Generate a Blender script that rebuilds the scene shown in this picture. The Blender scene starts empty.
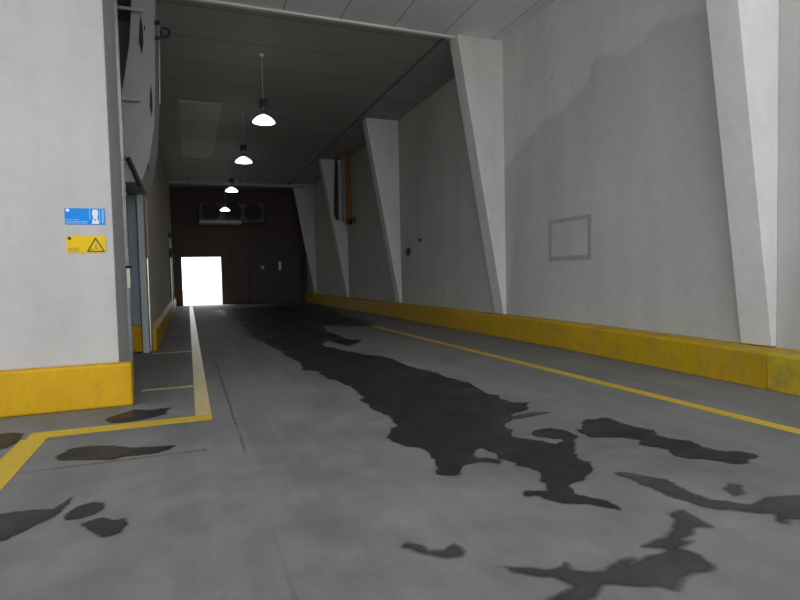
import bpy, bmesh, math, random
from mathutils import Vector, Matrix

scene = bpy.context.scene
COL = scene.collection
PI = math.pi

# ------------------------------------------------------------------ helpers
def link(name, bm, mats, parent=None, smooth=False, bevel=0.0, seg=2):
    bmesh.ops.recalc_face_normals(bm, faces=bm.faces[:])
    me = bpy.data.meshes.new(name)
    bm.to_mesh(me); bm.free()
    for m in (mats if isinstance(mats, (list, tuple)) else [mats]):
        me.materials.append(m)
    if smooth:
        for p in me.polygons: p.use_smooth = True
    o = bpy.data.objects.new(name, me)
    COL.objects.link(o)
    if parent is not None:
        o.parent = parent
    if bevel:
        b = o.modifiers.new('bevel', 'BEVEL'); b.width = bevel; b.segments = seg; b.limit_method = 'ANGLE'
    if smooth:
        try:
            me.set_sharp_from_angle(angle=math.radians(40))
        except Exception:
            pass
    return o

def tag(o, label=None, cat=None, group=None, kind=None):
    if label: o['label'] = label
    if cat: o['category'] = cat
    if group: o['group'] = group
    if kind: o['kind'] = kind
    return o

def thing(name, loc, label, cat, group=None):
    o = bpy.data.objects.new(name, None)
    COL.objects.link(o); o.location = loc; o.empty_display_size = 0.2
    return tag(o, label, cat, group)

def copy_tree(o, parent=None):
    c = o.copy(); COL.objects.link(c)
    if parent is not None: c.parent = parent
    for ch in list(o.children): copy_tree(ch, c)
    return c

def box(bm, x0, x1, y0, y1, z0, z1):
    v = [bm.verts.new((x, y, z)) for z in (z0, z1) for y in (y0, y1) for x in (x0, x1)]
    for f in ((0,1,3,2),(4,6,7,5),(0,4,5,1),(1,5,7,3),(3,7,6,2),(2,6,4,0)):
        bm.faces.new([v[i] for i in f])

def B(*a):
    bm = bmesh.new()
    box(bm, *a)
    return bm

def prism(bm, pts, axis, a, b):
    """extrude a polygon; axis 'y': pts are (x,z); axis 'x': pts are (y,z); axis 'z': pts are (x,y)"""
    def P(p, t):
        return {'y': (p[0], t, p[1]), 'x': (t, p[0], p[1]), 'z': (p[0], p[1], t)}[axis]
    va = [bm.verts.new(P(p, a)) for p in pts]; vb = [bm.verts.new(P(p, b)) for p in pts]
    bm.faces.new(va); bm.faces.new(vb[::-1])
    n = len(pts)
    for i in range(n):
        bm.faces.new((va[i], vb[i], vb[(i+1) % n], va[(i+1) % n]))

def tube(bm, pts, r, n=14, cap=True):
    pts = [Vector(p) for p in pts]
    rings = []
    for i, p in enumerate(pts):
        if i == 0: d = pts[1] - p
        elif i == len(pts)-1: d = p - pts[i-1]
        else: d = (pts[i+1]-p).normalized() + (p-pts[i-1]).normalized()
        d.normalize()
        up = Vector((0, 0, 1)) if abs(d.z) < 0.9 else Vector((0, 1, 0))
        u = d.cross(up).normalized(); w = d.cross(u).normalized()
        rr = r[i] if isinstance(r, (list, tuple)) else r
        rings.append([bm.verts.new(p + (u*math.cos(2*PI*k/n) + w*math.sin(2*PI*k/n))*rr) for k in range(n)])
    for a, b in zip(rings, rings[1:]):
        for k in range(n):
            bm.faces.new((a[k], a[(k+1) % n], b[(k+1) % n], b[k]))
    if cap:
        bm.faces.new(rings[0]); bm.faces.new(rings[-1][::-1])

def lathe(bm, prof, n=40, axis='z', cap=False):
    rings = []
    for r, z in prof:
        ring = []
        for k in range(n):
            c, s = r*math.cos(2*PI*k/n), r*math.sin(2*PI*k/n)
            ring.append(bm.verts.new((c, s, z) if axis == 'z' else (c, z, s)))
        rings.append(ring)
    for a, b in zip(rings, rings[1:]):
        for k in range(n):
            bm.faces.new((a[k], a[(k+1) % n], b[(k+1) % n], b[k]))
    if cap:
        bm.faces.new(rings[0]); bm.faces.new(rings[-1][::-1])

# ------------------------------------------------------------------ materials
class NT:
    def __init__(self, name):
        self.m = bpy.data.materials.new(name); self.m.use_nodes = True
        self.t = self.m.node_tree
        self.b = next(n for n in self.t.nodes if n.type == 'BSDF_PRINCIPLED')
        self.tc = self.n('ShaderNodeTexCoord')
    def n(self, typ, **kw):
        nd = self.t.nodes.new(typ)
        for k, v in kw.items():
            if k in nd.inputs.keys(): nd.inputs[k].default_value = v
            else: setattr(nd, k, v)
        return nd
    def l(self, a, b): self.t.links.new(a, b)
    def noise(self, scale, detail=6, rough=0.6, stretch=None, dist=0.0):
        x = self.n('ShaderNodeTexNoise'); x.inputs['Scale'].default_value = scale
        x.inputs['Detail'].default_value = detail; x.inputs['Roughness'].default_value = rough
        x.inputs['Distortion'].default_value = dist
        if stretch:
            mp = self.n('ShaderNodeMapping'); mp.inputs['Scale'].default_value = stretch
            self.l(self.tc.outputs['Object'], mp.inputs['Vector']); self.l(mp.outputs['Vector'], x.inputs['Vector'])
        else:
            self.l(self.tc.outputs['Object'], x.inputs['Vector'])
        return x.outputs['Fac']
    def ramp(self, fac, stops, interp='LINEAR'):
        r = self.n('ShaderNodeValToRGB'); r.color_ramp.interpolation = interp
        e = r.color_ramp.elements
        while len(e) < len(stops): e.new(0.5)
        for el, (p, c) in zip(e, stops):
            el.position = p
            el.color = (c, c, c, 1) if isinstance(c, (int, float)) else (*c, 1)
        self.l(fac, r.inputs['Fac'])
        return r.outputs['Color']
    def math(self, op, a, b=None, clamp=False):
        x = self.n('ShaderNodeMath'); x.operation = op; x.use_clamp = clamp
        for i, v in enumerate((a, b)):
            if v is None: continue
            if isinstance(v, (int, float)): x.inputs[i].default_value = v
            else: self.l(v, x.inputs[i])
        return x.outputs[0]
    def mix(self, fac, a, b, mode='MIX'):
        x = self.n('ShaderNodeMix'); x.data_type = 'RGBA'; x.blend_type = mode
        if isinstance(fac, (int, float)): x.inputs[0].default_value = fac
        else: self.l(fac, x.inputs[0])
        for i, v in ((6, a), (7, b)):
            if isinstance(v, tuple): x.inputs[i].default_value = (*v, 1)
            else: self.l(v, x.inputs[i])
        return x.outputs[2]
    def xyz(self):
        s = self.n('ShaderNodeSeparateXYZ'); self.l(self.tc.outputs['Object'], s.inputs[0])
        return s.outputs
    def bump(self, h, strength=0.3, dist=0.01):
        b = self.n('ShaderNodeBump'); b.inputs['Strength'].default_value = strength; b.inputs['Distance'].default_value = dist
        self.l(h, b.inputs['Height']); self.l(b.outputs['Normal'], self.b.inputs['Normal'])
    def base(self, c):
        if isinstance(c, tuple): self.b.inputs['Base Color'].default_value = (*c, 1)
        else: self.l(c, self.b.inputs['Base Color'])
    def rough(self, r):
        if isinstance(r, (int, float)): self.b.inputs['Roughness'].default_value = r
        else: self.l(r, self.b.inputs['Roughness'])

def mottled(name, c, var=0.12, scale=3.0, rough=0.7, metal=0.0, bump=0.15, spec=0.5):
    t = NT(name)
    f = t.noise(scale, 8, 0.65)
    d = tuple(max(0, x*(1-var*2)) for x in c); h = tuple(min(1, x*(1+var)) for x in c)
    t.base(t.ramp(f, [(0.3, d), (0.7, h)]))
    t.rough(rough); t.b.inputs['Metallic'].default_value = metal
    t.b.inputs['Specular IOR Level'].default_value = spec
    if bump: t.bump(t.noise(scale*12, 5), bump, 0.01)
    return t.m

def line_at(t, coord, pos, half):
    """1 within half of pos, else 0 (soft)"""
    d = t.math('ABSOLUTE', t.math('SUBTRACT', coord, pos))
    return t.math('SUBTRACT', 1.0, t.math('DIVIDE', d, half), clamp=True)
LAMPS = [(1.96, 14.5), (1.93, 19.6), (2.0, 26.2), (2.16, 33.6)]
SKY = 1.4
ZEN = 1.3
SUN = 6.0
EXPOSURE = -0.17
CEIL0 = 3.3
import numpy as np
# ---- plaster of the right wall: pale upper coat with a stepped lower edge, darker grey below
def wall_plaster(name, c, stain=False):
    t = NT(name)
    f1 = t.noise(0.45, 6, 0.6); f2 = t.noise(5.0, 8, 0.7)
    f3 = t.noise(1.3, 6, 0.6, stretch=(1, 1, 0.18))
    a = t.ramp(f1, [(0.25, tuple(x*0.9 for x in c)), (0.75, tuple(min(1, x*1.05) for x in c))])
    a = t.mix(0.35, a, t.ramp(f2, [(0.3, 0.72), (0.7, 1.0)]), 'MULTIPLY')
    a = t.mix(0.35, a, t.ramp(f3, [(0.35, 0.74), (0.62, 1.0)]), 'MULTIPLY')
    if stain:
        x, y, z = t.xyz()[:3]
        # worn edge of the upper paint coat, height over distance along the wall
        yy = t.math('ADD', y, t.math('MULTIPLY', t.math('SUBTRACT', t.noise(3.5, 5), 0.5), 0.2))
        edge = t.ramp(t.math('DIVIDE', yy, 16.0), [(p/16.0, h/10.0) for p, h in
               ((5.0, 5.3), (6.26, 5.38), (6.67, 5.51), (7.13, 5.61), (7.28, 5.59), (7.5, 5.43), (7.85, 5.37), (8.57, 5.62), (8.7, 5.5), (8.82, 5.25), (9.43, 4.95), (10.25, 4.84), (10.75, 4.65), (11.5, 4.3), (12.2, 4.0), (12.25, 10.0))])  # past the second pilaster, tunnel dimness is painted as the darker coat
        above = t.math('SUBTRACT', t.math('ADD', z, t.math('MULTIPLY', t.math('SUBTRACT', t.noise(2.2, 7, 0.7), 0.5), 0.22)), t.math('MULTIPLY', edge, 10.0))
        m = t.math('MULTIPLY', above, 7.0, clamp=True)
        a = t.mix(m, t.mix(1.0, a, (0.84, 0.84, 0.83), 'MULTIPLY'), a)
        # small round scuffs
        v = t.n('ShaderNodeTexVoronoi'); v.inputs['Scale'].default_value = 1.1
        t.l(t.tc.outputs['Object'], v.inputs['Vector'])
        sp = t.math('LESS_THAN', v.outputs['Distance'], 0.045)
        a = t.mix(t.math('MULTIPLY', sp, 0.25), a, (0.15, 0.15, 0.16))
    t.base(a); t.rough(0.85); t.b.inputs['Specular IOR Level'].default_value = 0.3
    t.bump(t.noise(22, 6), 0.2, 0.006)
    return t.m

def panels(name, c, c2, sx, sy, joint, extra=None, rough=0.6):
    """ceiling sheet panels with thin joints, some sheets a little paler"""
    t = NT(name)
    br = t.n('ShaderNodeTexBrick'); br.offset = 0.0; br.squash = 1.0
    br.inputs['Scale'].default_value = 1.0
    br.inputs['Brick Width'].default_value = sx; br.inputs['Row Height'].default_value = sy
    br.inputs['Mortar Size'].default_value = 0.014; br.inputs['Mortar Smooth'].default_value = 0.3
    br.inputs['Color1'].default_value = (*c, 1); br.inputs['Color2'].default_value = (*c2, 1)
    br.inputs['Mortar'].default_value = (*joint, 1)
    mp = t.n('ShaderNodeMapping'); mp.inputs['Location'].default_value = (0.4 if sx < 5 else 12.0, 0, 0)
    t.l(t.tc.outputs['Object'], mp.inputs['Vector']); t.l(mp.outputs['Vector'], br.inputs['Vector'])
    a = br.outputs['Color']
    x, y, z = t.xyz()[:3]
    for co, pos, half in (extra or []):
        ln = line_at(t, {'x': x, 'y': y}[co], pos, half)
        a = t.mix(t.math('MULTIPLY', ln, 0.9), a, tuple(q*0.35 for q in joint))
    a = t.mix(0.4, a, t.ramp(t.noise(1.6, 7, 0.7), [(0.3, 0.7), (0.7, 1.0)]), 'MULTIPLY')
    t.base(a); t.rough(rough)
    t.bump(t.noise(9, 4), 0.08, 0.01)
    return t.m

def floor_material():
    t = NT('floor_concrete')
    x, y, z = t.xyz()[:3]
    big = t.noise(0.35, 7, 0.6); mid = t.noise(2.2, 9, 0.72); fine = t.noise(38, 4, 0.7)
    a = t.ramp(big, [(0.3, (0.195, 0.193, 0.19)), (0.7, (0.275, 0.271, 0.266))])
    a = t.mix(0.7, a, t.ramp(mid, [(0.3, 0.6), (0.7, 1.0)]), 'MULTIPLY')
    a = t.mix(0.6, a, t.ramp(t.noise(0.9, 8, 0.68, dist=0.6), [(0.35, 0.72), (0.62, 1.0)]), 'MULTIPLY')
    a = t.mix(0.35, a, t.ramp(fine, [(0.3, 0.7), (0.7, 1.0)]), 'MULTIPLY')
    # long drag marks along the lane
    dm = t.noise(1.0, 6, 0.6, stretch=(2.6, 0.14, 1))
    a = t.mix(0.4, a, t.ramp(dm, [(0.36, 0.66), (0.56, 1.0)]), 'MULTIPLY')
    # saw-cut joints, broken up where they are filled with dust
    wob = t.math('MULTIPLY', t.math('SUBTRACT', t.noise(1.2, 4), 0.5), 0.05)
    xw = t.math('ADD', x, wob); yw = t.math('ADD', y, wob)
    broken = t.ramp(t.noise(0.9, 3, 0.5), [(0.40, 0.15), (0.52, 1.0)])
    j1 = t.math('MULTIPLY', t.math('MULTIPLY', line_at(t, xw, 0.435, 0.022), t.math('LESS_THAN', y, 11.2)), t.ramp(t.math('DIVIDE', y, 10.0), [(0.27, 1.0), (0.285, 0.12), (0.51, 0.12), (0.53, 1.0)]))
    j2 = t.math('MULTIPLY', line_at(t, yw, 5.45, 0.03), t.math('LESS_THAN', x, 0.1))
    j3 = t.math('MULTIPLY', line_at(t, yw, 6.5, 0.02), t.math('LESS_THAN', x, 0.5))
    j4 = t.math('MULTIPLY', line_at(t, yw, 13.2, 0.03), t.math('GREATER_THAN', x, 1.0))
    j = t.math('MAXIMUM', t.math('MAXIMUM', j1, j2), t.math('MAXIMUM', j3, j4))
    a = t.mix(t.math('MULTIPLY', t.math('MULTIPLY', j, broken), 0.85), a, (0.035, 0.033, 0.032))
    # little pale chips
    v = t.n('ShaderNodeTexVoronoi'); v.inputs['Scale'].default_value = 0.9
    t.l(t.tc.outputs['Object'], v.inputs['Vector'])
    a = t.mix(t.math('MULTIPLY', t.math('LESS_THAN', v.outputs['Distance'], 0.018), 0.7), a, (0.7, 0.7, 0.68))
    t.base(a)
    t.rough(t.ramp(mid, [(0.3, 0.55), (0.7, 0.8)]))
    t.b.inputs['Specular IOR Level'].default_value = 0.35
    t.bump(t.noise(55, 5, 0.7), 0.25, 0.004)
    return t.m

def yellow_paint(name, c=(0.78, 0.49, 0.012), wear=0.35, worn=(0.24, 0.23, 0.20), scale=4.0, moss=0.0, rough=0.55):
    t = NT(name)
    f = t.noise(scale, 9, 0.72); g = t.noise(0.8, 6, 0.6)
    a = t.ramp(g, [(0.3, tuple(q*0.78 for q in c)), (0.7, c)])
    a = t.mix(0.4, a, t.ramp(t.noise(scale*2.2, 6, 0.7, stretch=(1, 1, 0.35)), [(0.3, 0.66), (0.65, 1.0)]), 'MULTIPLY')
    hi = 0.72 - wear*0.3
    a = t.mix(t.ramp(f, [(hi, 0.0), (hi + 0.08, 1.0)]), a, worn)
    if moss:
        a = t.mix(t.math('MULTIPLY', t.ramp(t.noise(3.2, 8, 0.7), [(0.48, 0.0), (0.62, 1.0)]), moss), a, (0.16, 0.17, 0.09))
    t.b.inputs['Specular IOR Level'].default_value = 0.25 if rough > 0.4 else 0.5
    t.base(a); t.rough(rough); t.bump(t.noise(30, 5), 0.25 if rough > 0.4 else 0.05, 0.005)
    return t.m

def wet_material(name='wet_concrete', a=(0.017, 0.016, 0.016), b=(0.033, 0.032, 0.031), sc=3.0, soft=30.0):
    t = NT(name)
    f = t.noise(sc, 8, 0.7)
    t.base(t.ramp(f, [(0.32, a), (0.68, b)]))
    t.rough(t.ramp(t.noise(1.4, 6), [(0.35, 0.34), (0.65, 0.6)]))
    t.b.inputs['Specular IOR Level'].default_value = 0.16
    t.bump(t.noise(55, 5, 0.7), 0.15, 0.003)
    at = t.n('ShaderNodeAttribute'); at.attribute_name = 'wetness'
    e = t.math('ADD', at.outputs['Fac'], t.math('MULTIPLY', t.math('SUBTRACT', t.noise(14, 6, 0.7), 0.5), 0.05))
    t.l(t.math('MULTIPLY', e, soft, clamp=True), t.b.inputs['Alpha'])
    return t.m

def glow(name, c, s):
    t = NT(name); t.base(c)
    t.b.inputs['Emission Color'].default_value = (*c, 1); t.b.inputs['Emission Strength'].default_value = s
    t.rough(0.4)
    return t.m

M_wall_r = wall_plaster('wall_plaster_stained', (0.64, 0.645, 0.635), True)
M_wall_l = wall_plaster('wall_plaster_pale', (0.535, 0.53, 0.53))
M_corbel = wall_plaster('corbel_concrete', (0.46, 0.47, 0.47))
M_wall_in = wall_plaster('wall_plaster_inner', (0.50, 0.48, 0.45))
M_far = wall_plaster('wall_plaster_far', (0.13, 0.10, 0.094))  # reddish brown holds lens flare from the doorway, put into the base colour
M_pil = wall_plaster('pilaster_concrete', (0.74, 0.745, 0.745))
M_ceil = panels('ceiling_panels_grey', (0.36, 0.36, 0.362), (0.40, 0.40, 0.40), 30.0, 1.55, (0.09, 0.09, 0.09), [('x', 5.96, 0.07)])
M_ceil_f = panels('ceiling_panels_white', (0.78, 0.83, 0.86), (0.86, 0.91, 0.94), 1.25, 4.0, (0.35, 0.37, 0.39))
M_floor = floor_material()
M_kerb = yellow_paint('kerb_yellow', c=(0.66, 0.375, 0.004), wear=0.3, worn=(0.40, 0.25, 0.02))
M_kerb_r = yellow_paint('kerb_yellow_darker', c=(0.58, 0.365, 0.008), wear=0.3, worn=(0.30, 0.20, 0.03), moss=0.3)  # yellow set darker than the left kerb, plus moss
M_kerb_worn = yellow_paint('kerb_yellow_worn', c=(0.62, 0.44, 0.02), wear=0.45, moss=0.8)
M_line = yellow_paint('line_yellow', c=(0.70, 0.47, 0.04), wear=0.4, scale=7)
M_line_pale = yellow_paint('line_yellow_pale', c=(0.72, 0.54, 0.20), wear=0.6, scale=6, rough=0.32, worn=(0.46, 0.38, 0.20))
M_wet = wet_material()
M_damp = wet_material('damp_concrete', (0.035, 0.034, 0.033), (0.07, 0.068, 0.066), 1.6, 20.0)
M_trim = mottled('white_trim', (0.72, 0.73, 0.74), 0.06, 3, 0.5)
M_steel = mottled('galvanised_steel', (0.42, 0.44, 0.45), 0.12, 6, 0.38, 0.8, 0.05)
M_polish = mottled('polished_steel', (0.75, 0.72, 0.66), 0.05, 6, 0.24, 1.0, 0.02)
M_bluegrey = mottled('blue_grey_panel', (0.26, 0.30, 0.36), 0.06, 3, 0.5)
M_greypanel = mottled('light_grey_post', (0.48, 0.51, 0.53), 0.06, 3, 0.45)
M_black = mottled('black_rubber', (0.015, 0.015, 0.016), 0.1, 8, 0.55)
M_darkmetal = mottled('dark_metal', (0.05, 0.05, 0.052), 0.1, 8, 0.5, 0.3)
M_maroon = mottled('maroon_door', (0.055, 0.038, 0.038), 0.15, 1.5, 0.55)
M_orange = mottled('orange_steel', (0.34, 0.11, 0.015), 0.12, 4, 0.5)
M_tan = mottled('tan_cladding', (0.42, 0.30, 0.20), 0.1, 3, 0.5)
M_cooler = mottled('cooler_casing', (0.13, 0.13, 0.135), 0.08, 3, 0.45)
M_hatch = mottled('hatch_panel_pale', (0.52, 0.52, 0.52), 0.1, 1.5, 0.6)
M_white = mottled('white_enamel', (0.78, 0.79, 0.78), 0.04, 4, 0.4)
M_patch = mottled('patch_outline', (0.35, 0.35, 0.34), 0.12, 7, 0.85)
M_blue = mottled('sign_blue', (0.006, 0.25, 0.80), 0.05, 6, 0.5, bump=0, spec=0.2)
M_signwhite = mottled('sign_white', (0.72, 0.80, 0.88), 0.04, 6, 0.4, bump=0)
M_lightblue = mottled('sign_light_blue', (0.28, 0.52, 0.88), 0.04, 6, 0.4, bump=0)
M_signyellow = mottled('sign_yellow', (0.80, 0.52, 0.004), 0.06, 6, 0.5, bump=0, spec=0.2)
M_signblack = mottled('sign_black', (0.03, 0.025, 0.015), 0.04, 6, 0.45, bump=0)
M_olive = mottled('sign_faded_print', (0.42, 0.27, 0.012), 0.05, 6, 0.45, bump=0)
M_lamp = glow('lamp_glow', (1.0, 0.98, 0.93), 9.0)
M_shade = glow('lamp_shade_glow', (1.0, 0.98, 0.94), 2.2)
M_ground = mottled('outdoor_ground', (0.62, 0.60, 0.55), 0.1, 0.6, 0.8)

# ------------------------------------------------------------------ the setting
H = 7.28; XR = 7.42; YF = 36.5
def st(o): return tag(o, kind='structure')

st(link('floor', B(-10, 8.2, -6, 36.9, -0.25, 0), M_floor))
st(link('wall_right', B(XR, 8.2, -3, 36.9, 0, H), M_wall_r))
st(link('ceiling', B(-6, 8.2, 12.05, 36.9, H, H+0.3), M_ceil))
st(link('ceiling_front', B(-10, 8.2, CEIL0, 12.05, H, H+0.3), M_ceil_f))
st(link('trim_1', B(-0.39, XR-0.001, 12.0, 12.10, H-0.05, H-0.001), M_trim))
# left: the end wall that faces the camera, then a bay, then the long tunnel wall
st(link('wall_left_front', B(-10, -0.88, 8.0, 9.35, 0, H), M_wall_l, bevel=0.012))
st(link('wall_left', B(-1.36, -0.84, 13.6, 36.9, 0, H), M_wall_in))
st(link('wall_left_bay', B(-6.2, -6.0, 9.35, 20.2, 0, H), M_wall_in))
st(link('wall_back_bay', B(-6.2, -1.36, 20.0, 20.2, 0, H), M_wall_in))
# far wall with the open doorway
bm = bmesh.new()
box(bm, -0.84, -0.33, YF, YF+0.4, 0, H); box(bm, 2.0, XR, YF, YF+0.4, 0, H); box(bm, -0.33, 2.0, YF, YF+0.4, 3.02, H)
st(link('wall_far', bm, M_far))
# ground outside both ends
st(link('ground_far', B(-30, 40, 36.9, 90, -0.3, -0.02), M_ground))
st(link('ground_front', B(-50, 40, -70, -6, -0.3, -0.02), M_ground))

# ------------------------------------------------------------------ tapered concrete pilasters on the right wall
PIL = [
 (5.10, 'nearest tapered white concrete pilaster at the right edge, standing over the worn mossy kerb'),
 (11.88, 'tall tapered concrete pilaster where the white front ceiling ends, left of the square wall outline'),
 (19.1, 'tapered pilaster in the dim tunnel, between orange guide rail and black switch box'),
 (26.30, 'slim tapered pilaster deep in the dark, left of the orange guide rail'),
 (33.60, 'farthest tapered pilaster beside the dark maroon freight door')]
for i, (y, lab) in enumerate(PIL):
    bm = bmesh.new()
    prism(bm, [(XR-0.001, 0.515 if i == 0 else 0.565), (XR-0.09, 0.515 if i == 0 else 0.565), (6.32 if i == 0 else 6.17, H-0.002), (XR-0.001, H-0.002)], 'y', y, y+(0.46 if i == 0 else 0.43))
    tag(link('tapered_pilaster', bm, M_pil, bevel=0.015), lab, 'pilaster', 'tapered pilasters along the right wall')

bm = bmesh.new()
prism(bm, [(-1.12, 3.52), (-0.78, 3.52), (-0.62, 3.95), (-0.51, 4.6), (-0.45, 5.4), (-0.39, H-0.002), (-0.79, H-0.002), (-0.88, 6.2), (-1.0, 5.5), (-1.12, 4.9)], 'y', 11.9, 13.59)
pl = tag(link('concrete_corbel', bm, M_corbel, bevel=0.01),
    'scarred grey concrete block with dark gouges high on the left, above the blue grey door', 'corbel')
for pts in ([(-0.66, 6.75), (-0.63, 6.5), (-0.63, 6.2), (-0.67, 6.0), (-0.71, 6.2), (-0.69, 6.5)],
            [(-0.53, 5.45), (-0.515, 5.25), (-0.515, 5.0), (-0.54, 4.8), (-0.57, 5.0), (-0.555, 5.25)],
            [(-0.645, 3.95), (-0.63, 3.85), (-0.64, 3.72), (-0.66, 3.78)], [(-0.60, 6.55), (-0.585, 6.5), (-0.60, 6.42), (-0.615, 6.48)]):
    bm = bmesh.new(); prism(bm, pts, 'y', 11.888, 11.91)
    tag(link('gouge', bm, M_black, pl), 'dark gouge in the concrete')

# ------------------------------------------------------------------ kerbs
def kerb(name, pts, axis, a, b, mat, label, bev=0.025):
    bm = bmesh.new(); prism(bm, pts, axis, a, b)
    return tag(link(name, bm, mat, bevel=bev), label, 'kerb')
def kerb_run(secs, mat, label):
    """secs: (y, foot x, top height): lofted kerb against the right wall"""
    bm = bmesh.new(); rows = []
    for y, x, h in secs:
        rows.append([bm.verts.new(p) for p in ((x, y, 0), (x-0.015, y, h-0.045), (x+0.015, y, h-0.015), (XR-0.001, y, h), (XR-0.001, y, 0))])
    for a, b in zip(rows, rows[1:]):
        for k in range(5): bm.faces.new((a[k], a[(k+1) % 5], b[(k+1) % 5], b[k]))
    bm.faces.new(rows[0]); bm.faces.new(rows[-1][::-1])
    return tag(link('kerb', bm, mat, bevel=0.012), label, 'kerb')
kerb_run([(4.92, 6.975, 0.50), (7.5, 7.10, 0.535), (10, 7.18, 0.562), (36.17, 7.18, 0.562)], M_kerb_r, 'long yellow painted kerb running along the foot of the right wall into the dark')
kerb_run([(-3, 6.88, 0.50), (4.91, 6.96, 0.50)], M_kerb_worn, 'worn mossy yellow kerb section below the nearest pilaster at the right edge')
bm = B(-10, -0.72, 7.80, 7.998, 0, 0.555)
tag(link('kerb', bm, M_kerb, bevel=0.03), 'bright yellow kerb block along the foot of the left wall below the signs', 'kerb')
bm = bmesh.new(); prism(bm, [(-0.839, 0), (-0.72, 0), (-0.72, 0.48), (-0.839, 0.56)], 'y', 13.62, 36.45)
tag(link('kerb', bm, M_kerb, bevel=0.02), 'narrow yellow kerb along the tunnel wall on the left, beyond the door posts', 'kerb')

# ------------------------------------------------------------------ painted floor lines
def line(x0, x1, y0, y1, lab, mat=M_line, group=None):
    return tag(link('floor_line', B(x0, x1, y0, y1, 0.0005, 0.003), mat), lab, 'floor marking', group)
line(5.36, 5.53, -2, 17.5, 'long thin yellow line on the floor beside the right kerb')
line(0.02, 0.20, 6.86, 35.5, 'worn pale yellow line running straight to the bright far doorway', M_line_pale)
line(-1.62, 0.20, 6.60, 6.85, 'yellow line across the floor in front of the left yellow kerb block')
line(-1.66, -1.42, -1, 6.59, 'wide yellow line at the left edge leading toward the camera')
line(-0.70, 0.01, 8.76, 8.86, 'thin yellow cross line from the kerb corner to the pale line', M_line_pale)
line(-0.80, 0.01, 13.1, 13.25, 'thin pale cross line at the foot of the door posts', M_line_pale)

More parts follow.
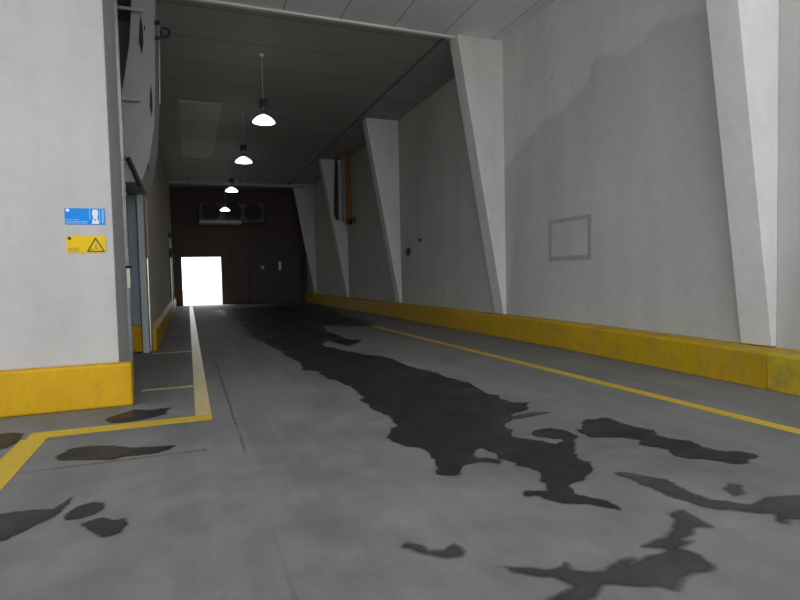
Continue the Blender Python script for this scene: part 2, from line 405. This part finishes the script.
# ------------------------------------------------------------------ wet patches on the concrete
PUDDLES = {
 'main': [(1.748,19.657),(1.551,15.488),(1.788,13.140),(1.886,11.254),(1.811,9.420),(2.005,8.678),(2.055,7.754),(2.095,7.128),(2.096,6.602),(1.995,6.138),(1.979,5.605),(1.850,5.127),(1.868,4.898),(1.905,4.709),(1.928,4.505),(1.923,4.215),(1.894,4.094),(1.802,4.034),(1.816,3.929),(1.931,3.876),(2.032,4.056),(2.215,4.079),(2.329,3.945),(2.365,4.037),(2.237,4.210),(2.377,4.356),(2.457,4.351),(2.409,4.045),(2.494,3.869),(2.521,3.653),(2.525,3.464),(2.476,3.314),(2.315,3.346),(2.270,3.306),(2.312,3.209),(2.456,3.087),(2.533,2.926),(2.557,2.830),(2.613,2.873),(2.672,3.046),(2.656,3.171),(2.724,3.329),(2.853,3.382),(3.112,3.663),(3.002,3.768),(3.083,3.963),(3.286,4.122),(3.410,4.306),(3.469,4.583),(3.383,4.665),(3.214,4.666),(3.168,4.533),(3.239,4.281),(3.109,4.139),(3.052,4.335),(2.918,4.469),(2.833,4.545),(2.991,4.855),(3.269,5.159),(3.544,5.318),(3.731,5.660),(3.605,5.841),(3.661,6.124),(3.671,6.530),(3.825,7.157),(3.677,7.591),(3.610,8.116),(3.578,9.288),(3.526,10.307),(3.281,10.933),(3.054,11.779),(2.882,12.686),(3.295,13.583),(3.453,12.130),(4.027,12.880),(3.749,13.808),(3.662,15.311),(4.106,17.555),(4.134,19.876),(3.627,21.367),(2.592,21.573)],
 'dash': [(3.201,5.192),(3.569,5.255),(3.856,5.163),(3.469,5.108),(3.154,5.077)],
 'right_upper': [(3.621,4.510),(3.883,4.721),(4.125,4.693),(4.152,4.459),(4.256,4.164),(4.184,3.901),(4.378,3.738),(4.265,3.468),(4.396,3.288),(4.437,3.211),(4.234,3.114),(4.099,3.125),(3.961,3.268),(3.804,3.423),(3.784,3.725),(3.839,3.995),(3.740,4.148),(3.576,4.263)],
 'streak': [(3.081,3.419),(3.190,3.321),(3.254,3.109),(3.312,2.893),(3.364,2.696),(3.482,2.553),(3.671,2.576),(3.970,2.517),(3.564,2.222),(3.440,2.293),(3.342,2.233),(3.330,2.267),(3.459,2.362),(3.341,2.496),(3.159,2.681),(3.128,2.917),(3.080,3.081),(3.045,3.294)],
 'low': [(1.541,2.552),(1.668,2.474),(1.758,2.402),(1.858,2.381),(1.914,2.435),(1.920,2.409),(1.883,2.348),(1.976,2.286),(2.057,2.272),(2.225,2.334),(2.304,2.335),(2.200,2.265),(2.349,2.315),(2.484,2.317),(2.551,2.350),(2.426,2.405),(2.484,2.432),(2.586,2.441),(2.705,2.486),(2.809,2.543),(2.879,2.653),(3.021,2.639),(3.003,2.534),(2.963,2.429),(2.853,2.449),(2.745,2.398),(2.692,2.394),(2.745,2.343),(2.613,2.323),(2.617,2.246),(2.602,2.158),(2.550,2.090),(2.432,2.088),(2.364,2.065),(2.197,2.001),(2.160,2.064),(2.036,2.137),(1.954,2.173),(1.878,2.138),(1.758,2.063),(1.515,2.168),(1.676,2.188),(1.798,2.211),(1.742,2.314),(1.659,2.371),(1.572,2.472)],
 'mid_small': [(1.101,2.961),(1.171,3.010),(1.223,2.947),(1.263,2.865),(1.343,2.842),(1.428,2.883),(1.460,2.817),(1.417,2.735),(1.329,2.737),(1.240,2.813),(1.148,2.890)],
 'left_big': [(-1.362,4.513),(-1.280,4.511),(-1.096,4.482),(-0.938,4.447),(-0.894,4.577),(-0.849,4.656),(-0.879,4.494),(-0.902,4.325),(-0.977,4.209),(-1.037,4.127),(-1.086,4.060),(-1.157,4.049),(-1.235,4.069)],
 'left_oval': [(-0.847,4.318),(-0.807,4.443),(-0.694,4.487),(-0.616,4.432),(-0.597,4.330),(-0.641,4.243),(-0.731,4.198),(-0.805,4.214)],
 'left_round': [(-0.671,4.073),(-0.627,4.135),(-0.563,4.157),(-0.502,4.096),(-0.440,4.085),(-0.418,3.977),(-0.443,3.864),(-0.520,3.839),(-0.600,3.934)],
 'left_long': [(-1.205,5.818),(-1.180,6.030),(-0.997,6.046),(-0.771,5.974),(-0.605,5.793),(-0.401,5.730),(-0.160,5.685),(-0.263,5.566),(-0.456,5.530),(-0.575,5.555),(-0.702,5.523),(-0.886,5.579),(-1.136,5.666)],
 'kerbside': [(-0.971,7.140),(-0.846,7.332),(-0.730,7.491),(-0.498,7.375),(-0.295,7.445),(-0.373,7.098),(-0.516,6.966),(-0.699,6.911),(-0.866,6.945)],
 'left_edge': [(-2.038,6.948),(-1.829,6.970),(-1.694,6.865),(-1.670,6.542),(-1.723,6.354),(-1.849,6.279)],
 'dot': [(3.669,2.876),(3.725,2.808),(3.629,2.690),(3.523,2.700),(3.556,2.803)],
 'far': [(1.263,29.290),(1.594,24.190),(1.852,20.046),(3.129,20.622),(4.047,18.023),(4.808,17.060),(5.495,16.577),(5.806,20.288),(6.598,26.595),(6.839,32.440),(4.918,32.217),(2.602,31.270)],
}
PL = {
 'far': ('broad dark area on the floor in front of the dark maroon freight door', 0.15),  # darkens the far floor, drawn with the patch material
 'main': ('huge dark wet patch spreading down the middle of the lane', 0.065),
 'dash': ('thin dark wet streak off the right side of the huge wet patch', 0.02),
 'right_upper': ('long dark wet patch on the right, nearest the thin yellow kerb line', 0.08),
 'streak': ('wet streak trailing to the right picture edge and widening there', 0.05),
 'low': ('branching wet patch nearest the camera at the bottom right', 0.035),
 'mid_small': ('small double-lobed wet spot at the bottom centre', 0.025),
 'left_big': ('wet patch with a thin tail cut off by the left picture edge', 0.03),
 'left_oval': ('smooth oval wet spot between the tailed patch and the round spot on the left', 0.018),
 'left_round': ('notched round wet spot, rightmost of the three at the lower left', 0.032),
 'left_long': ('long pointed wet patch below the yellow cross line on the left', 0.04),
 'kerbside': ('slender wet patch between the left kerb block and the yellow cross line', 0.045),
 'left_edge': ('small wet patch left of the wide yellow line, by the left kerb', 0.02),
 'dot': ('tiny faint wet spot above the wide end of the right-hand streak', 0.02)}
rnd = random.Random(4)
def vnoise(x, y, seed):
    i = np.floor(x); j = np.floor(y); fx = x-i; fy = y-j
    fx = fx*fx*(3-2*fx); fy = fy*fy*(3-2*fy)
    def h(a, b):
        q = np.sin(a*127.1 + b*311.7 + seed*74.7)*43758.5453
        return (q - np.floor(q))*2 - 1
    return (h(i, j)*(1-fx)+h(i+1, j)*fx)*(1-fy) + (h(i, j+1)*(1-fx)+h(i+1, j+1)*fx)*fy
def wet_mesh(pts, amp, cx, cy, z=0.004):
    """fine grid kept where the (noise-warped) outline is inside; 'wetness' fades over the last centimetres"""
    P = np.array(pts); Q = np.roll(P, -1, 0)
    m = amp*2.5 + 0.02
    xs = np.arange(P[:, 0].min()-m, P[:, 0].max()+m+cx, cx); ys = np.arange(P[:, 1].min()-m, P[:, 1].max()+m+cy, cy)
    G = np.array([[x, y] for y in ys for x in xs])
    W = G.copy()
    for fr, am in ((2.2, 1.0), (5.5, 0.6), (12, 0.38), (25, 0.22)):
        W[:, 0] += vnoise(G[:, 0]*fr*0.7, G[:, 1]*fr, 1+fr)*am*amp*1.5; W[:, 1] += vnoise(G[:, 0]*fr*0.7, G[:, 1]*fr, 9+fr)*am*amp*0.8
    ins = np.zeros(len(W), bool); dist = np.full(len(W), 1e9)
    for a, b in zip(P, Q):
        d = b - a; rel = W - a
        t = np.clip((rel @ d)/max(d @ d, 1e-9), 0, 1)
        dist = np.minimum(dist, np.hypot(rel[:, 0]-t*d[0], rel[:, 1]-t*d[1]))
        c = (a[1] > W[:, 1]) != (b[1] > W[:, 1])
        xi = a[0] + (W[:, 1]-a[1])/(d[1] if abs(d[1]) > 1e-9 else 1e-9)*d[0]
        ins ^= c & (W[:, 0] < xi)
    sd = np.where(ins, dist, -dist) + min(0.022, amp*0.7)
    nx = len(xs); used = {}; faces = []
    for jy in range(len(ys)-1):
        for ix in range(nx-1):
            q = (jy*nx+ix, jy*nx+ix+1, (jy+1)*nx+ix+1, (jy+1)*nx+ix)
            if max(sd[k] for k in q) > 0:
                faces.append([used.setdefault(k, len(used)) for k in q])
    keys = list(used)
    me = bpy.data.meshes.new('wet_patch')
    me.from_pydata([(G[k][0], G[k][1], z) for k in keys], [], faces)
    at = me.attributes.new('wetness', 'FLOAT', 'POINT')
    at.data.foreach_set('value', [float(sd[k]) for k in keys])
    return me
for k, pts in PUDDLES.items():
    cell = (0.06, 0.12) if k == 'far' else (0.035, 0.06) if k == 'main' else (0.018, 0.022)
    me = wet_mesh(pts, PL[k][1], *cell, z=0.0035 if k == 'far' else 0.0055 if k == 'main' else 0.0045)
    me.materials.append(M_damp if k in ('streak', 'low', 'dot', 'dash', 'mid_small') else M_wet)
    o = bpy.data.objects.new('wet_patch', me); COL.objects.link(o)
    tag(o, PL[k][0], 'wet patch', 'wet patches on the concrete floor')

# ------------------------------------------------------------------ hanging high-bay lamps
def make_lamp():
    t = thing('high_bay_lamp', (0, 0, 0), 'x', 'lamp', 'high bay lamps under the tunnel ceiling')
    bm = bmesh.new(); tube(bm, [(0, 0, 0.55), (0, 0, 1.62)], 0.007, 10); link('rod', bm, M_hatch, t, True)
    bm = bmesh.new(); lathe(bm, [(0.02, 1.678), (0.06, 1.678), (0.055, 1.62), (0.02, 1.60)], 20, cap=True); link('ceiling_mount', bm, M_hatch, t, True)
    bm = bmesh.new(); lathe(bm, [(0.03, 0.57), (0.09, 0.55), (0.105, 0.52), (0.105, 0.36), (0.085, 0.32), (0.05, 0.29)], 28, cap=True)
    for k in range(12):
        a = 2*PI*k/12; c, s = math.cos(a), math.sin(a)
        box(bm, 0.108*c-0.01, 0.108*c+0.01, 0.108*s-0.01, 0.108*s+0.01, 0.36, 0.52)
    link('ballast_housing', bm, M_black, t, True)
    bm = bmesh.new(); lathe(bm, [(0.05, 0.30), (0.055, 0.16)], 24); link('lamp_neck', bm, M_darkmetal, t, True)
    bm = bmesh.new(); lathe(bm, [(0.056, 0.165), (0.11, 0.14), (0.19, 0.09), (0.255, 0.03), (0.278, -0.01), (0.284, -0.03), (0.273, -0.028), (0.245, 0.02), (0.18, 0.08), (0.10, 0.13), (0.052, 0.155)], 40)
    link('lamp_shade', bm, M_shade, t, True)
    bm = bmesh.new(); lathe(bm, [(0.271, -0.024), (0.21, -0.036), (0.11, -0.046), (0.01, -0.05)], 40, cap=True); link('diffuser', bm, M_lamp, t, True)
    return t
LL = ['nearest and largest glowing bell-shaped lamp hanging from the ceiling',
      'second glowing bell-shaped lamp from the front of the ceiling row',
      'third glowing bell-shaped lamp, just before the pale ceiling pipe',
      'farthest and smallest glowing lamp, in front of the fan cooler']
lamp0 = make_lamp()
for i, (lab, (x, y)) in enumerate(zip(LL, LAMPS)):
    o = lamp0 if i == 0 else copy_tree(lamp0)
    o.location = (x, y, 5.60); o['label'] = lab

# ------------------------------------------------------------------ pale pipe across the ceiling, ribbed ceiling patch, conduit
t = thing('ceiling_pipe', (3.2, 33.0, H-0.25), 'pale pipe crossing the dark ceiling from wall to wall near the far end', 'pipe')
bm = bmesh.new(); tube(bm, [(-4.03, 0, 0), (4.2, 0, 0)], 0.09, 16); link('pipe', bm, M_greypanel, t, True)
for x in (-3, -0.2, 2.6):
    bm = bmesh.new(); box(bm, x-0.02, x+0.02, -0.1, 0.1, -0.1, -0.092); box(bm, x-0.02, x+0.02, -0.1, -0.092, -0.1, 0.249); box(bm, x-0.02, x+0.02, 0.092, 0.1, -0.1, 0.249)
    link('bracket', bm, M_darkmetal, t)
bm = bmesh.new()
box(bm, -0.05, 1.25, 18.9, 27.4, H-0.03, H-0.001)
for k in range(6): box(bm, -0.05, 1.25, 19.3+k*1.45, 19.34+k*1.45, H-0.04, H-0.03)
tag(link('ceiling_hatch', bm, M_hatch), 'paler ribbed rectangular panel on the ceiling, left of the lamps', 'ceiling panel')

t = thing('conduit', (-0.37, 11.86, 5.35), 'grey conduit with a hanging ring on the edge of the scarred concrete block', 'conduit')
bm = bmesh.new(); tube(bm, [(-0.02, 0, -0.3), (0.0, 0, 0.3), (0.03, 0, 1.26)], 0.022, 10); link('conduit_pipe', bm, M_steel, t, True)
for z in (1.22, 0.93): link('clamp', B(-0.05, 0.05, -0.03, 0.03, z, z+0.08), M_black, t, bevel=0.01)
bm = bmesh.new(); lathe(bm, [(0.085+0.022*math.cos(a), 0.022*math.sin(a)) for a in [2*PI*k/10 for k in range(11)]], 28, 'y')
o = link('ring', bm, M_black, t, True); o.location = (0.13, 0, 1.09)

# ------------------------------------------------------------------ cooler with fans on the far wall
t = thing('unit_cooler', (2.7, YF, 5.0), 'wide grey cooling unit with round fans high on the far wall', 'cooler')
bm = bmesh.new(); prism(bm, [(-0.002, 1.3), (-0.75, 1.3), (-0.85, 0.12), (-0.002, 0.12)], 'x', -1.9, 1.95)
link('casing', bm, M_cooler, t, bevel=0.03)
bm = bmesh.new(); prism(bm, [(-0.1, 0.12), (-0.98, 0.11), (-0.98, 0.2), (-1.0, 0.2), (-1.0, 0.06), (-0.1, 0.0)], 'x', -1.92, 0.55)
link('drip_tray', bm, M_hatch, t)
for x in (-1.25, 0.0, 1.25):
    bm = bmesh.new(); lathe(bm, [(0.46, 0.0), (0.56, -0.0), (0.56, -0.09), (0.50, -0.10), (0.47, -0.02), (0.46, 0.1)], 36, 'y')
    f = link('fan_ring', bm, M_darkmetal, t, True); f.location = (x, -0.83, 0.72)
    bm = bmesh.new(); lathe(bm, [(0.0001, -0.06), (0.1, -0.06), (0.12, 0.0)], 20, 'y')
    for k in range(5):
        a = 2*PI*k/5; c, s = math.cos(a), math.sin(a); c2, s2 = math.cos(a+0.75), math.sin(a+0.75)
        vv = [bm.verts.new(p) for p in ((0.1*c, -0.04, 0.1*s), (0.44*c, -0.05, 0.44*s), (0.44*c2, -0.012, 0.44*s2), (0.1*c2, -0.012, 0.1*s2))]
        bm.faces.new(vv)
    link('fan_blades', bm, M_black, f)
    bm = bmesh.new(); lathe(bm, [(0.0001, 0.0), (0.46, 0.0)], 36, 'y'); b = link('fan_back', bm, M_black, f)
    bm = bmesh.new()
    for r in (0.18, 0.3, 0.42): lathe(bm, [(r-0.006, -0.1), (r+0.006, -0.1), (r+0.006, -0.112), (r-0.006, -0.112), (r-0.006, -0.1)], 32, 'y')
    for k in range(4):
        a = PI*k/4; tube(bm, [(-0.52*math.cos(a), -0.106, -0.52*math.sin(a)), (0.52*math.cos(a), -0.106, 0.52*math.sin(a))], 0.006, 6)
    link('fan_guard', bm, M_darkmetal, f)

# ------------------------------------------------------------------ dark freight door at the far right
t = thing('freight_door', (5.4, YF, 0), 'dark maroon freight door standing shut to the right of the bright doorway', 'door')
link('door_panel', B(-1.72, 1.55, -0.30, -0.06, 0.02, 3.85), M_maroon, t, bevel=0.02)
link('side_strip', B(1.55, 1.70, -0.22, -0.06, 0.02, 3.1), M_black, t, bevel=0.01)
bm = bmesh.new(); box(bm, -2.9, -1.72, -0.16, -0.06, 0.02, 3.6); link('side_panel', bm, M_far, t, bevel=0.01)
link('handle_plate', B(0.12, 0.28, -0.335, -0.30, 2.1, 2.66), M_white, t, bevel=0.01)
bm = bmesh.new(); lathe(bm, [(0.0001, -0.33), (0.10, -0.33), (0.12, -0.30)], 20, 'y'); o = link('lock', bm, M_greypanel, t, True); o.location = (-0.9, 0, 2.3)

# ------------------------------------------------------------------ orange guide rail and black strip on the right wall
t = thing('guide_rail', (7.30, 25.55, 4.2), 'orange steel guide rail standing off the right wall deep in the tunnel', 'rail')
bm = bmesh.new(); prism(bm, [(-0.16, -0.10), (0.16, -0.10), (0.16, 0.10), (0.10, 0.10), (0.10, -0.04), (-0.10, -0.04), (-0.10, 0.10), (-0.16, 0.10)], 'z', 0.15, 3.075)
link('channel', bm, M_orange, t)
link('backing_strip', B(-0.27, -0.165, -0.04, 0.08, 0.0, 3.075), M_bluegrey, t)
link('end_bracket', B(-0.12, 0.12, -0.12, 0.12, -0.12, 0.15), M_black, t, bevel=0.02)
bm = bmesh.new(); tube(bm, [(0.05, -0.1, -0.02), (0.02, -0.45, 0.12), (-0.02, -0.95, 0.10), (0.0, -1.1, -0.12)], 0.035, 10); link('arm', bm, M_black, t, True)
bm = bmesh.new(); tube(bm, [(6.83, 25.9, 7.279), (6.83, 25.9, 6.9), (6.80, 25.9, 5.6), (6.77, 25.9, 4.6), (6.82, 25.9, 4.32)], [0.05, 0.07, 0.10, 0.11, 0.06], 12)  # tapered black tube stands in for a dark vertical strip
tag(link('hanging_dark_strip', bm, M_black, None, True), 'thick black strip hanging between the slim pilaster and the orange guide rail', 'hose')

# ------------------------------------------------------------------ small things on the right wall
t = thing('switch_box', (XR, 18.3, 2.3), 'small black switch box on the dim right wall past the tall pilaster', 'switch')
link('box', B(-0.07, 0, -0.12, 0.12, 0, 0.26), M_black, t, bevel=0.01)
bm = bmesh.new(); tube(bm, [(-0.075, 0, 0.1), (-0.10, 0, 0.16)], 0.02, 8); link('toggle', bm, M_darkmetal, t)
t = thing('wall_hatch', (XR, 9.44, 1.83), 'grey square outline of a patched hatch on the right wall', 'hatch')
bm = bmesh.new()
for a in ((-0.68, 0.68, 0.0, 0.09), (-0.68, 0.68, 0.80, 0.88), (-0.68, -0.58, 0.09, 0.80), (0.57, 0.68, 0.09, 0.80)):
    box(bm, -0.012, 0.0, *a)
link('frame', bm, M_patch, t)
link('hatch_panel', B(-0.006, 0, -0.58, 0.57, 0.09, 0.80), M_wall_r, t)
tag(link('wall_bracket', B(XR-0.05, XR, 17.15, 17.3, 2.72, 2.82), M_darkmetal, bevel=0.01), 'tiny dark bracket on the dim right wall, up and right of the switch box', 'bracket')

# ------------------------------------------------------------------ door gear in the bay on the left
t = thing('bay_door', (-1.05, 13.5, 0), 'narrow blue grey door leaf seen edge-on behind the left wall corner', 'door')
link('door_leaf', B(-0.14, 0.055, -0.04, 0.04, 0.62, 3.5), M_bluegrey, t, bevel=0.008)
link('bumper', B(-0.16, 0.06, -0.06, 0.05, 0.03, 0.615), M_kerb, t, bevel=0.02)
tag(link('door_post', B(-0.99, -0.86, 13.36, 13.46, 0, 3.5), M_greypanel, bevel=0.015), 'light grey square post on the right of the blue grey door leaf', 'post')
t = thing('tan_column', (-0.86, 13.5, 0.0), 'tan cladding column with a shiny edge beside the light grey post', 'column')
link('cladding', B(0.02, 0.075, 0.0, 0.09, 0, 3.4), M_tan, t, bevel=0.01)
bm = bmesh.new(); tube(bm, [(0.03, -0.03, 0.05), (0.03, -0.03, 2.1)], 0.04, 14); link('corner_tube', bm, M_polish, t, True)  # polished tube added to pick up the doorway's glare as a bright edge
t = thing('door_track', (-0.86, 9.42, 0), 'steel door track with a lever at the rear corner of the left front wall', 'door track')
bm = bmesh.new(); prism(bm, [(-0.07, -0.05), (0.02, -0.05), (0.02, 0.05), (0.0, 0.05), (0.0, -0.03), (-0.05, -0.03), (-0.05, 0.05), (-0.07, 0.05)], 'z', 0.0, H-0.002)
link('rail', bm, M_steel, t)
for z, x in ((6.78, 0.25), (5.08, 0.14)):
    bm = bmesh.new(); tube(bm, [(-0.03, 0.0, z*0.83+0.27), (-0.22, 2.38, z), (x, 2.38, z)], 0.035, 10); link('cross_bar', bm, M_greypanel, t, True)
bm = bmesh.new(); tube(bm, [(0.012 + 0.014*(-1)**k, -0.062, 0.05+0.06*k) for k in range(58)], 0.010, 6); link('chain', bm, M_steel, t)
bm = bmesh.new(); tube(bm, [(-0.1, -0.04, 1.82), (0.06, -0.07, 1.82)], 0.022, 10); link('lever', bm, M_black, t, True)
link('lever_plate', B(-0.02, 0.035, -0.075, -0.052, 1.5, 1.80), M_polish, t, bevel=0.006)
for z0, pts in ((0, [(-0.9, 9.55, 4.3), (-0.91, 9.55, 3.9), (-0.86, 9.6, 3.5), (-0.90, 9.6, 3.1), (-0.88, 9.6, 2.6)]),):
    bm = bmesh.new(); tube(bm, pts, 0.022, 8)
    tag(link('cable', bm, M_black, None, True), 'black cable dangling behind the edge of the left front wall', 'cable')
bm = bmesh.new(); tube(bm, [(-0.99, 11.84, 3.98), (-0.88, 11.84, 3.7), (-0.79, 11.84, 3.45)], 0.04, 10)
tag(link('brace', bm, M_black, None, True), 'black slanted brace over the top of the blue grey door leaf', 'brace')

t = thing('wall_pipe', (-0.80, 29.9, 0.0), 'shiny steel pipe with a hooked top on the left tunnel wall near the doorway', 'pipe')
bm = bmesh.new(); tube(bm, [(0.03, 0, 0.6), (0.03, 0, 2.75)], 0.085, 16); link('pipe', bm, M_polish, t, True)  # rounded and polished, shaped to catch a streak of doorway light
bm = bmesh.new(); tube(bm, [(0.03, 0, 3.2), (0.02, 0, 3.55), (-0.03, 0, 3.75)], 0.05, 14); link('hook', bm, M_white, t, True)
link('bracket', B(-0.045, 0.10, -0.05, 0.05, 3.72, 3.95), M_black, t, bevel=0.01)
link('clip', B(-0.045, 0.10, -0.06, 0.06, 2.75, 3.2), M_darkmetal, t, bevel=0.01)

# ------------------------------------------------------------------ safety signs on the left wall
def disc(r, x, z, y=-0.010, n=24):
    bm = bmesh.new(); prism(bm, [(x+r*math.cos(2*PI*k/n), z+r*math.sin(2*PI*k/n)) for k in range(n)], 'y', y, -0.004); return bm
t = thing('safety_sign', (-1.19, 8.0, 2.335), 'blue rectangular safety sign with a white pictogram, above the yellow sign', 'sign', 'safety signs on the left wall')
link('panel', B(-0.225, 0.225, -0.008, 0, 0, 0.205), M_blue, t, bevel=0.003)
link('emblem', disc(0.02, -0.19, 0.178), M_signwhite, t)
bm = bmesh.new()
for z, w in ((0.055, 0.12), (0.032, 0.22), (0.012, 0.24)): 
    x = -0.21
    while x < -0.21 + w:
        d = rnd.uniform(0.008, 0.03); box(bm, x, x+d, -0.0095, -0.004, z, z+0.010); x += d + 0.006
link('small_print', bm, M_lightblue, t)
bm = bmesh.new(); prism(bm, [(0.075, 0.01), (0.155, 0.01), (0.148, 0.06), (0.135, 0.075), (0.145, 0.11), (0.15, 0.15), (0.14, 0.19), (0.09, 0.19), (0.08, 0.15), (0.085, 0.11), (0.095, 0.075), (0.082, 0.06)], 'y', -0.0105, -0.004)
link('pictogram', bm, M_signwhite, t)
for x0, x1, z0, z1 in ((0.16, 0.168, 0.02, 0.19), (0.19, 0.2, 0.02, 0.19), (0.205, 0.212, 0.02, 0.19), (0.05, 0.058, 0.06, 0.19)):
    link('border_line', B(x0, x1, -0.0095, -0.004, z0, z1), M_lightblue, t)
link('pictogram_mark', disc(0.010, 0.115, 0.06, -0.0125, 12), M_signblack, t)

t = thing('safety_sign', (-1.19, 8.0, 1.975), 'yellow rectangular warning sign with a black triangle, below the blue sign', 'sign', 'safety signs on the left wall')
link('panel', B(-0.222, 0.222, -0.008, 0, 0, 0.215), M_signyellow, t, bevel=0.003)
link('emblem', disc(0.022, -0.185, 0.185), M_signblack, t)
bm = bmesh.new()
for z in (0.055, 0.037, 0.019):
    x = -0.205
    while x < -0.10:
        d = rnd.uniform(0.01, 0.03); box(bm, x, x+d, -0.0095, -0.004, z, z+0.012); x += d + 0.004
link('small_print', bm, M_olive, t)
bm = bmesh.new()
o3 = [(0.0, 0.012), (0.212, 0.012), (0.106, 0.2)]; i3 = [(0.026, 0.026), (0.186, 0.026), (0.106, 0.17)]
for k in range(3):
    a, b = o3[k], o3[(k+1) % 3]; c, d = i3[(k+1) % 3], i3[k]
    prism(bm, [a, b, c, d], 'y', -0.0105, -0.004)
link('triangle', bm, M_signblack, t)
bm = bmesh.new()
prism(bm, [(0.10, 0.04), (0.112, 0.04), (0.118, 0.09), (0.106, 0.112), (0.096, 0.09)], 'y', -0.0105, -0.004)
prism(bm, [(0.118, 0.06), (0.126, 0.055), (0.155, 0.034), (0.148, 0.030), (0.116, 0.052)], 'y', -0.0105, -0.004)
prism(bm, [(0.045, 0.032), (0.072, 0.032), (0.072, 0.055), (0.058, 0.060)], 'y', -0.0105, -0.004)
link('pictogram', bm, M_olive, t)

# ------------------------------------------------------------------ daylight
w = bpy.data.worlds.new('overcast_sky'); scene.world = w; w.use_nodes = True
bg = next(n for n in w.node_tree.nodes if n.type == 'BACKGROUND')
bg.inputs['Color'].default_value = (0.95, 0.98, 1.0, 1); g = w.node_tree.nodes.new('ShaderNodeTexCoord'); sp = w.node_tree.nodes.new('ShaderNodeSeparateXYZ')
w.node_tree.links.new(g.outputs['Generated'], sp.inputs[0])
def wm(op, a, b):
    x = w.node_tree.nodes.new('ShaderNodeMath'); x.operation = op
    for k, v in enumerate((a, b)):
        if isinstance(v, (int, float)): x.inputs[k].default_value = v
        else: w.node_tree.links.new(v, x.inputs[k])
    return x.outputs[0]
# hazy overcast: bright towards the two open ends of the lane, dull overhead
w.node_tree.links.new(wm('ADD', wm('MULTIPLY', wm('POWER', wm('ABSOLUTE', sp.outputs[1], 0.0), 2.0), SKY), ZEN), bg.inputs['Strength'])
sun = bpy.data.lights.new('sun', 'SUN'); sun.energy = SUN; sun.angle = math.radians(3); sun.color = (1.0, 0.95, 0.86)
so = bpy.data.objects.new('sun', sun); COL.objects.link(so)
d = Vector((0.25, -0.5, -0.85)).normalized()
so.rotation_euler = d.to_track_quat('-Z', 'Y').to_euler(); so.location = (-10, 60, 30)

# ------------------------------------------------------------------ camera
cam = bpy.data.cameras.new('camera'); cam.sensor_width = 36.0; cam.lens = 550.0/800*36.0; cam.clip_end = 300
co = bpy.data.objects.new('camera', cam); COL.objects.link(co)
R = Matrix(((0.932873, 0.037947, -0.3582), (-0.359454, 0.033911, -0.932546), (-0.02324, 0.998704, 0.045275)))
co.matrix_world = Matrix.Translation((0, 0, 1.6)) @ R.to_4x4()
scene.camera = co
scene.view_settings.view_transform = 'Standard'; scene.view_settings.look = 'None'
scene.view_settings.gamma = 1.0; scene.view_settings.use_curve_mapping = False
scene.view_settings.exposure = EXPOSURE
scene.cycles.use_denoising = True
scene.cycles.max_bounces = 12; scene.cycles.diffuse_bounces = 8
scene.cycles.sample_clamp_indirect = 6.0
